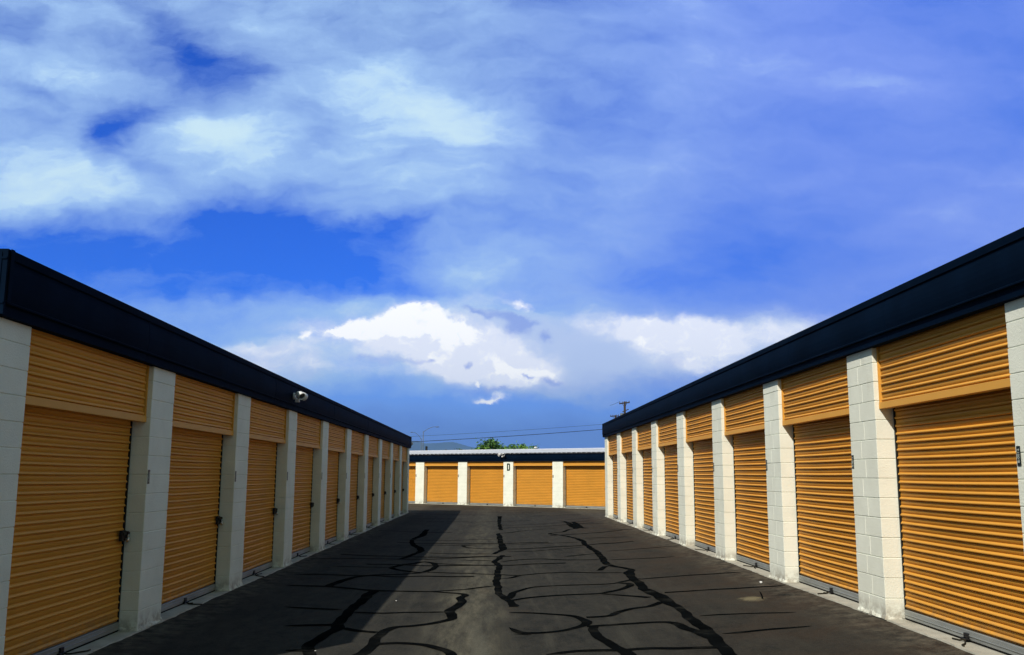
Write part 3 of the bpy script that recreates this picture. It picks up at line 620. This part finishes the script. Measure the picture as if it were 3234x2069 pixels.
    pd = pd.mesh('padlock', 'chrome')
    hn = MB(); hc = (dw0 + dw1) / 2
    hn.cbox(hc - 0.07, hc + 0.05, 0.146, 0.177, 0.02 + doorsill, 0.030 + doorsill, 0.002)
    hn.cbox(hc - 0.035, hc + 0.035, 0.156, 0.177, 0.030 + doorsill, 0.075 + doorsill, 0.003); hn = hn.mesh('lift_handle', 'black')
    plm = MB().cbox(0, 0.052, -0.0045, 0.0, -plate_h / 2, plate_h / 2, 0.0015).mesh('number_plate', 'plate')
    for k in range(n):
        U = k * pitch
        D = put('roll_up_door', curt[(k * 3) % 5], B, (U, rec, 0))
        put('bottom_bar', barm, D); put('rubber_seal', seal, D); put('guide_rail', gl, D); put('guide_rail', gr, D)
        put('latch', lm, D); put('lift_handle', hn, D)
        if latchset is None or k in latchset: put('padlock', pd, D)
        r = random.Random(k * 13 + n + int(hP * 100)); mb = MB()
        c0 = Vector((hc + r.uniform(-0.03, 0.03), 0.158, 0.026 + doorsill)); reach = r.uniform(0.10, 0.24); side = r.choice((-1, 1)) * r.uniform(0.05, 0.30)
        pts = [c0, c0 + Vector((side * 0.1, -0.03, -0.012)), c0 + Vector((side * 0.35, -0.05, -0.018 - doorsill)), c0 + Vector((side * 0.7, -reach * 0.6, -0.018 - doorsill)), c0 + Vector((side, -reach * 0.95, -0.017 - doorsill)), c0 + Vector((side * 1.25, -reach, -0.016 - doorsill))]
        mb.tube(pts, 0.0075, 6)
        pts2 = [c0, c0 + Vector((-side * 0.3, -0.04, -0.017 - doorsill)), c0 + Vector((-side * 0.8, -0.03 - reach * 0.2, -0.017 - doorsill))]
        mb.tube(pts2, 0.0075, 6); mb.build('pull_rope', 'rope', D)
        H = put('header_panel', hd, B, (U, 0, 0)); put('header_trim', ht, H)
        PL = put('number_plate', plm, B, ((k + 1) * pitch + 0.018, -0.001, 1.60))
        tm = text_mesh('%s%03d' % (prefix, firstnum + order * k), 0.040, 'ink', 'number_text', 0.95)
        put('number_text', tm, PL, (0.026, -0.0052, 0), (R(90), R(-90), 0))
    # apron slab, its outer edge ragged where the asphalt meets it
    sb = MB(); r = random.Random(n * 3 + 1); L = u1 - u0 + 0.1; cnt = int(L / 0.12); prev = None; ph = r.random() * 6
    st = []
    for k in range(cnt + 1):
        u = u0 - 0.05 + L * k / cnt
        st.append((u, -0.012 + 0.012 * math.sin(u * 1.1 + ph) + 0.006 * math.sin(u * 5.3) + r.uniform(-0.008, 0.008)))
    b0 = len(sb.v)
    for (u, y) in st: sb.v += [(u, 0.5, 0.0), (u, y, 0.0), (u + r.uniform(-.01, .01), y - r.uniform(0.004, 0.014), -0.03)]
    for k in range(cnt):
        i = b0 + 3 * k; sb.f.append((i, i + 1, i + 4, i + 3)); sb.f.append((i + 1, i + 2, i + 5, i + 4))
    so = sb.build('pavement', 'slab'); so.location = Vector(origin) + Vector((0, 0, -0.001)); so.rotation_euler = (0, 0, rotz); struct(so)
    return B

LB = storage_building('storage_building', 'shaded row of ten yellow roll-up doors with its navy fascia ending at the left edge', (-3.728, 6.818, 0), R(90), 3.4611, 0.7045, 10, 2.80, 2.185, 0.50, 9.0, 'C-0', False, first_w=0.545, firstnum=1, latchset=(0, 1, 2, 4, 5, 7, 8))
RB = storage_building('storage_building', 'sunlit row of yellow roll-up doors running out of the right edge, cream block pilasters', (4.037, 33.96, 0.205), R(-90), 3.3450, 0.7193, 9, 2.80, 2.145, 0.49, 9.0, 'B-0', True, firstnum=19, order=-1, latchset=(0, 3, 6))
th = 0.6593; fo = Vector((-4.5314, 55.5937, -0.0109)) - 2 * 3.2309 * Vector((math.cos(th), -math.sin(th), 0))
FB = storage_building('storage_building', 'low storage row across the far end, pale ribbed roof, letter D on a pilaster', fo, -th, 3.2309, 0.6579, 8, 2.40, 2.157, 0.40, 10.0, 'D-0', False, firstnum=1, ridge=0.36, eave_over=0.06, plate_h=0.14, latchset=(3, 4), rec=0.08)

# the letter on the third visible pilaster: tall block capital with clipped corners
def letter_D(mb, w_, h_, s_):
    c1 = 0.05; c2 = 0.03
    out = [(0, 0), (w_ - c1, 0), (w_, c1), (w_, h_ - c1), (w_ - c1, h_), (0, h_)]
    inn = [(s_, s_), (w_ - s_ - c2 * .6, s_), (w_ - s_, s_ + c2 * .6), (w_ - s_, h_ - s_ - c2 * .6), (w_ - s_ - c2 * .6, h_ - s_), (s_, h_ - s_)]
    n_ = len(out)
    for zf in (0, 1):
        pass
    b = len(mb.v)
    for (x, z) in out: mb.v.append((x, -0.003, z))
    for (x, z) in inn: mb.v.append((x, -0.003, z))
    for (x, z) in out: mb.v.append((x, 0.0, z))
    for k in range(n_):
        k2 = (k + 1) % n_
        mb.f.append((b + k, b + k2, b + n_ + k2, b + n_ + k)); mb.f.append((b + k, b + 2 * n_ + k, b + 2 * n_ + k2, b + k2))
mb = MB(); letter_D(mb, 0.21, 0.40, 0.074)
lo = mb.build('sign_letter', 'signgreen', FB, (4 * 3.2309 + 0.245, -0.002, 1.885)); lo['label'] = 'dark green painted capital letter D'

# ------------------------------------------------------------------ security lights
def security_light(loc, rz, label, d1, d2, s=1.0):
    """local: wall plane y=0, viewer side -y"""
    T = empty('security_light', loc, rz); tag(T, label, 'security light', 'white security lights on the fascias')
    mb = MB(); mb.lathe([(0, 0), (0.055 * s, 0), (0.055 * s, 0.02 * s), (0.045 * s, 0.035 * s), (0, 0.035 * s)], Matrix.Rotation(R(90), 4, 'X'), 18); mb.build('mounting_plate', 'white', T)
    for (dirv, off) in ((d1, -1), (d2, 1)):
        d = Vector(dirv).normalized(); a = Vector((off * 0.035, -0.035, 0.02)) * s; p = a + Vector((off * 0.03, -0.05, 0.03)) * s
        q = d.to_track_quat('Z', 'Y').to_matrix().to_4x4()
        mt = Matrix.Translation(p) @ q
        mb = MB(); mb.tube([a, (a + p) / 2 + Vector((0, 0, 0.012 * s)), p], 0.013 * s, 8)
        mb.lathe([(x * s, z * s) for x, z in ((0.0, -0.022), (0.018, -0.018), (0.026, -0.004), (0.027, 0.012), (0.040, 0.032), (0.054, 0.06), (0.059, 0.10), (0.060, 0.145), (0.055, 0.145), (0.053, 0.10))], mt, 22)
        H = mb.build('lamp_head', 'white', T)
        mb = MB(); mb.lathe([(x * s, z * s) for x, z in ((0.0535, 0.118), (0.040, 0.128), (0.0, 0.132))], mt, 22); mb.build('lens', 'lens', H)
    mb = MB(); mb.tube([(0, -0.03 * s, -0.02 * s), (0, -0.06 * s, -0.05 * s)], 0.012 * s, 8)
    mb.cbox(-0.028 * s, 0.028 * s, -0.10 * s, -0.035 * s, -0.10 * s, -0.05 * s, 0.006 * s); mb.build('motion_sensor', 'white', T)
    return T
# local -y is the aisle: left building rotz=90 -> local x=+Y, local -y=+X
security_light((-3.655, 17.14, 3.045), R(90), 'white twin-head security light halfway down the left fascia, dark lens towards the viewer', (-0.62, -0.62, -0.48), (0.75, -0.45, -0.35), 1.12)
security_light((-3.80, 42.19, 3.03), R(180), 'white security light sticking out past the far end of the left building', (-0.5, -0.6, -0.45), (0.5, -0.6, -0.3), 1.1)
security_light(Vector(fo) + Vector((math.cos(th), -math.sin(th), 0)) * (4 * 3.2309 + 0.05) - Vector((math.sin(th), math.cos(th), 0)) * 0.085 + Vector((0, 0, 2.745)), -th, 'white security light under the eave of the far building above the letter D', (-0.4, -0.8, -0.45), (0.55, -0.7, -0.4), 1.25)

# vent on the far ridge
V = empty('roof_vent', (2.55, 56.38, 3.205), -th); tag(V, 'small white vent cap standing on the ridge of the far roof', 'roof vent')
mb = MB(); mb.tube([(0, 0, -0.05), (0, 0, 0.06)], 0.045, 12); mb.build('vent_pipe', 'galv', V)
mb = MB(); mb.lathe([(0.0, 0.13), (0.05, 0.125), (0.10, 0.10), (0.11, 0.06), (0.0, 0.06)], Matrix.Translation((0, 0, 0)), 16); mb.build('vent_cap', 'white', V)

# ------------------------------------------------------------------ poles, lamps and lines beyond the buildings
def street_lamp(x, y, h, ex, ez, label):
    T = empty('street_lamp', (x, y, -0.03)); tag(T, label, 'street lamp', 'street lamps beyond the far building')
    mb = MB(); mb.tube([(0, 0, 0), (0, 0, h * 0.5), (0, 0, h)], [0.09, 0.07, 0.05], 10); mb.build('pole', 'steel', T)
    dx_ = ex - x; dz_ = ez - h
    pts = []
    for k in range(11):
        t = k / 10; pts.append((dx_ * t, 0, h - 0.15 + (dz_ + 0.15) * math.sin(t * math.pi * 0.5) ** 0.9 + 0.10 * math.sin(t * math.pi)))
    mb = MB(); mb.tube(pts[:-1], 0.035, 8); mb.build('arm', 'steel', T)
    sg = 1 if dx_ > 0 else -1
    p = Vector(pts[-1]); mb = MB(); mb.lathe([(0, 0), (0.06, 0.02), (0.13, 0.2), (0.14, 0.4), (0.08, 0.62), (0, 0.66)], Matrix.Translation(p - Vector((sg * 0.35, 0, 0))) @ Matrix.Rotation(R(90) * sg, 4, 'Y') @ Matrix.Scale(0.5, 4, (1, 0, 0)), 12)
    mb.build('lamp_head', 'steel', T)
street_lamp(-11.88, 160, 8.96, -9.47, 9.72, 'grey street lamp whose curved arm reaches to the right')
street_lamp(-14.11, 185, 8.73, -15.99, 9.9, 'grey street lamp whose curved arm reaches to the left')
T = empty('post', (-8.47, 120, -0.03)); tag(T, 'thin dark post right of the two street lamps, just above the far roof', 'post')
MB().tube([(0, 0, 0), (0, 0, 5.0)], 0.045, 8).build('shaft', 'steel', T); MB().cbox(-0.14, 0.14, -0.12, 0.12, 4.7, 5.25, 0.03).build('box', 'black', T)

def utility_pole(x, y, h, al, ar, label, transformer):
    T = empty('utility_pole', (x, y, -0.03)); tag(T, label, 'utility pole', 'wooden utility poles behind the right building')
    mb = MB(); mb.tube([(0, 0, 0), (0, 0, h * .5), (0, 0, h)], [0.20, 0.18, 0.15], 12); mb.build('pole', 'wood', T)
    a = Vector(al) - Vector((x, y, 0)); b = Vector(ar) - Vector((x, y, 0))
    d = (b - a).normalized(); mb = MB()
    mb.tube([a, b], 0.085, 4, smooth=False); C_ = mb.build('crossarm', 'wood', T)
    for t in (0.04, 0.3, 0.7, 0.96):
        p = a.lerp(b, t); mb = MB(); mb.lathe([(0.03, 0.05), (0.07, 0.09), (0.05, 0.14), (0.07, 0.17), (0.04, 0.26), (0, 0.27)], Matrix.Translation(p), 8); mb.build('insulator', 'steel', C_)
    mb = MB(); mb.tube([a.lerp(b, .25), Vector((0, 0, h - 0.9))], 0.03, 6); mb.tube([a.lerp(b, .75), Vector((0, 0, h - 0.9))], 0.03, 6); mb.build('brace', 'wood', T)
    if transformer:
        mb = MB(); mb.tube([(-0.35, -0.2, h - 1.5), (0.55, 0.1, h - 1.1)], 0.06, 6); mb.build('lower_arm', 'wood', T)
        mb = MB(); mb.lathe([(0, -0.5), (0.26, -0.48), (0.27, 0.40), (0.22, 0.46), (0, 0.48)], Matrix.Translation((-0.42, -0.1, h - 2.15)), 16); mb.build('transformer', 'steel', T)
    return T
utility_pole(18.72, 133, 12.15, (18.12, 134.1, 11.92), (19.25, 131.9, 11.92), 'taller dark utility pole with a transformer rising above the right fascia', True)
utility_pole(21.55, 165, 12.25, (20.72, 165.6, 12.08), (22.1, 164.4, 12.08), 'smaller utility pole showing only its crossarm above the end of the right fascia', False)
def wire(name, a, b, sag, rad, label):
    a = Vector(a); b = Vector(b); pts = []
    for k in range(41):
        t = k / 40; p = a.lerp(b, t); p.z -= sag * 4 * t * (1 - t); pts.append(p)
    mb = MB(); mb.tube(pts, rad, 6); tag(mb.build(name, 'wire'), label, 'cable', 'overhead lines across the sky')
wire('overhead_cable', (-32.98, 150, 5.85), (21.45, 165, 9.9), 0.35, 0.042, 'thicker, lower black cable strung across the sky above the far roof')
wire('overhead_cable', (-33.0, 150, 6.75), (21.45, 165, 10.78), 0.35, 0.020, 'thinner, upper cable strung across the sky above the far roof')
wire('overhead_cable', (17.1, 137, 11.85), (18.2, 134, 12.2), 0.05, 0.02, 'short wire running left from the crossarm of the taller utility pole')

# ------------------------------------------------------------------ trees and shrubs
def tree(name, x, y, h, rx, rz_, cz, label, cat, nleaf, seed, group, lm_='leaf', size=0.16):
    r = random.Random(seed)
    T = empty(name, (x, y, -0.03)); tag(T, label, cat, group)
    mb = MB(); tr = []
    mb.tube([(0, 0, 0), (0.08, 0.05, cz * 0.35), (0.02, 0, cz * 0.7)], [0.16 * h / 5, 0.12 * h / 5, 0.08 * h / 5], 8)
    tips = []
    for k in range(9):
        a = k * 2.4 + r.uniform(-.3, .3); rr = rx * r.uniform(0.35, 0.85); zt = cz + rz_ * r.uniform(-0.3, 0.8)
        p0 = Vector((0.02, 0, cz * r.uniform(0.35, 0.7))); p2 = Vector((math.cos(a) * rr, math.sin(a) * rr, zt))
        p1 = p0.lerp(p2, 0.5) + Vector((0, 0, 0.25)); mb.tube([p0, p1, p2], [0.07 * h / 5, 0.045 * h / 5, 0.015], 6); tips.append(p2)
    mb.build('trunk', 'bark', T)
    clumps = []
    for k in range(26):
        a = r.uniform(0, 2 * math.pi); e = r.uniform(-0.5, 1.0); q = math.sqrt(max(0, 1 - min(1, abs(e)) ** 2))
        s_ = r.uniform(0.55, 1.0)
        clumps.append((Vector((math.cos(a) * rx * q * s_, math.sin(a) * rx * q * s_, cz + rz_ * e * s_)), r.uniform(0.22, 0.42) * rx))
    for mi, mname in enumerate((lm_, 'leafd')):
        mb = MB()
        for k in range(nleaf // 2):
            c_, cr_ = clumps[(k * 2 + mi) % len(clumps)] if mi == 0 else clumps[(k * 5 + 1) % len(clumps)]
            d = Vector((r.gauss(0, 1), r.gauss(0, 1), r.gauss(0, 1))).normalized() * cr_ * r.random() ** 0.45
            p = c_ + d * (1.0 if r.random() > 0.12 else 1.5)
            u = Vector((r.gauss(0, 1), r.gauss(0, 1), r.gauss(0, .6))).normalized(); v = u.cross(Vector((r.gauss(0, 1), r.gauss(0, 1), r.gauss(0, 1)))).normalized()
            s1 = size * r.uniform(0.5, 1.2); s2 = s1 * 0.45
            mb.quad(tuple(p - u * s1 - v * s2 * .3), tuple(p - v * s2), tuple(p + u * s1), tuple(p + v * s2))
        me_ = mb.build('crown', mname, T)
    return T
tree('tree', -0.42, 95, 5.1, 1.75, 1.35, 3.62, 'bright green bushy tree, the tallest one showing above the far roof', 'tree', 5200, 3, 'greenery behind the far roof')
tree('tree', 3.0, 100, 4.9, 1.9, 1.05, 3.75, 'lower green tree right of the tallest one, above the far roof', 'tree', 3600, 8, 'greenery behind the far roof')
tree('shrub', -2.45, 70, 3.5, 0.42, 0.35, 3.22, 'dark tuft of leaves left of the trees at the far roof line', 'shrub', 500, 12, 'greenery behind the far roof', 'leafd', 0.10)
tree('shrub', -3.6, 72, 3.5, 0.5, 0.28, 3.25, 'leftmost low dark shrub top along the far roof line', 'shrub', 420, 15, 'greenery behind the far roof', 'leafd', 0.10)
tree('shrub', -1.35, 72, 3.5, 0.40, 0.30, 3.28, 'small shrub top just left of the tallest tree', 'shrub', 500, 19, 'greenery behind the far roof', 'leaf', 0.10)

# ------------------------------------------------------------------ hills
hm = MB(); NX, NY = 90, 14
def hprof(x):
    p = [(-6000, 150), (-3500, 260), (-2000, 200), (-1200, 280), (-700, 250), (-470, 238), (-400, 205), (-330, 196), (-240, 200), (-130, 172), (0, 160), (150, 120), (400, 100), (900, 130), (2000, 90), (5000, 60)]
    for (a, ha), (b, hb) in zip(p, p[1:]):
        if a <= x <= b: return ha + (hb - ha) * sm(0, 1, (x - a) / (b - a))
    return 60
rg = random.Random(2)
for j in range(NY + 1):
    for i in range(NX + 1):
        x = -1300 + 2200 * i / NX if 8 < i < NX - 8 else (-6000 + (i) * 560 if i <= 8 else 900 + (i - NX + 8) * 520)
        t = j / NY; hgt = hprof(x) * (math.sin(math.pi * min(1, t * 1.15 + 0.0)) ** 0.8 if t < 0.87 else 0.05)
        hgt *= 1 + 0.16 * math.sin(x * 0.011 + j * 1.3) * math.sin(j * 0.9) * (1 - abs(2 * t - 0.87))
        hm.v.append((x * 2.1, 11200 + 2600 * t + 120 * math.sin(x * 0.004 + j), hgt * 1.9 - 1.0))
for j in range(NY):
    for i in range(NX):
        a = j * (NX + 1) + i; hm.f.append((a, a + 1, a + NX + 2, a + NX + 1)); hm.smooth.add(len(hm.f) - 1)
struct(hm.build('hills', 'rock'))

# ------------------------------------------------------------------ litter
def litter(x, y, s, seed, label):
    r = random.Random(seed); bm = bmesh.new(); bmesh.ops.create_icosphere(bm, subdivisions=2, radius=1)
    for v in bm.verts:
        k = r.uniform(0.55, 1.1); v.co = Vector((v.co.x * s * k, v.co.y * s * 0.7 * k, (v.co.z * 0.35 * k + 0.36) * s))
    mb = MB(); mb.addbm(bm); bm.free()
    tag(mb.build('litter', 'litter', None, (x, y, gz(x, y) + 0.001), (0, 0, seed)), label, 'litter', 'scraps of litter on the asphalt')
litter(3.76, 13.39, 0.04, 1, 'largest white scrap of litter on the asphalt near the right row')
litter(-1.31, 13.26, 0.016, 2, 'flat white scrap lying near the edge of the shadow in mid lane')
litter(-1.72, 9.55, 0.012, 4, 'tiny white speck of paper inside the loop of sealant at lower left')
litter(-0.12, 9.12, 0.02, 6, 'small white scrap on the pale streak at the bottom centre')

# ------------------------------------------------------------------ air
hz_ = MB(); hz_.box(-19900, 19900, -13500, 14500, -2.0, 620)
vm_ = bpy.data.materials.new('air'); vm_.use_nodes = True; nt_ = vm_.node_tree; nt_.nodes.clear()
pv = nt_.nodes.new('ShaderNodeVolumePrincipled'); ov = nt_.nodes.new('ShaderNodeOutputMaterial'); nt_.links.new(pv.outputs[0], ov.inputs['Volume'])
pv.inputs['Color'].default_value = (0.30, 0.55, 1.0, 1); pv.inputs['Density'].default_value = 0.00008
hzo = hz_.build('haze', vm_); hzo['kind'] = 'stuff'
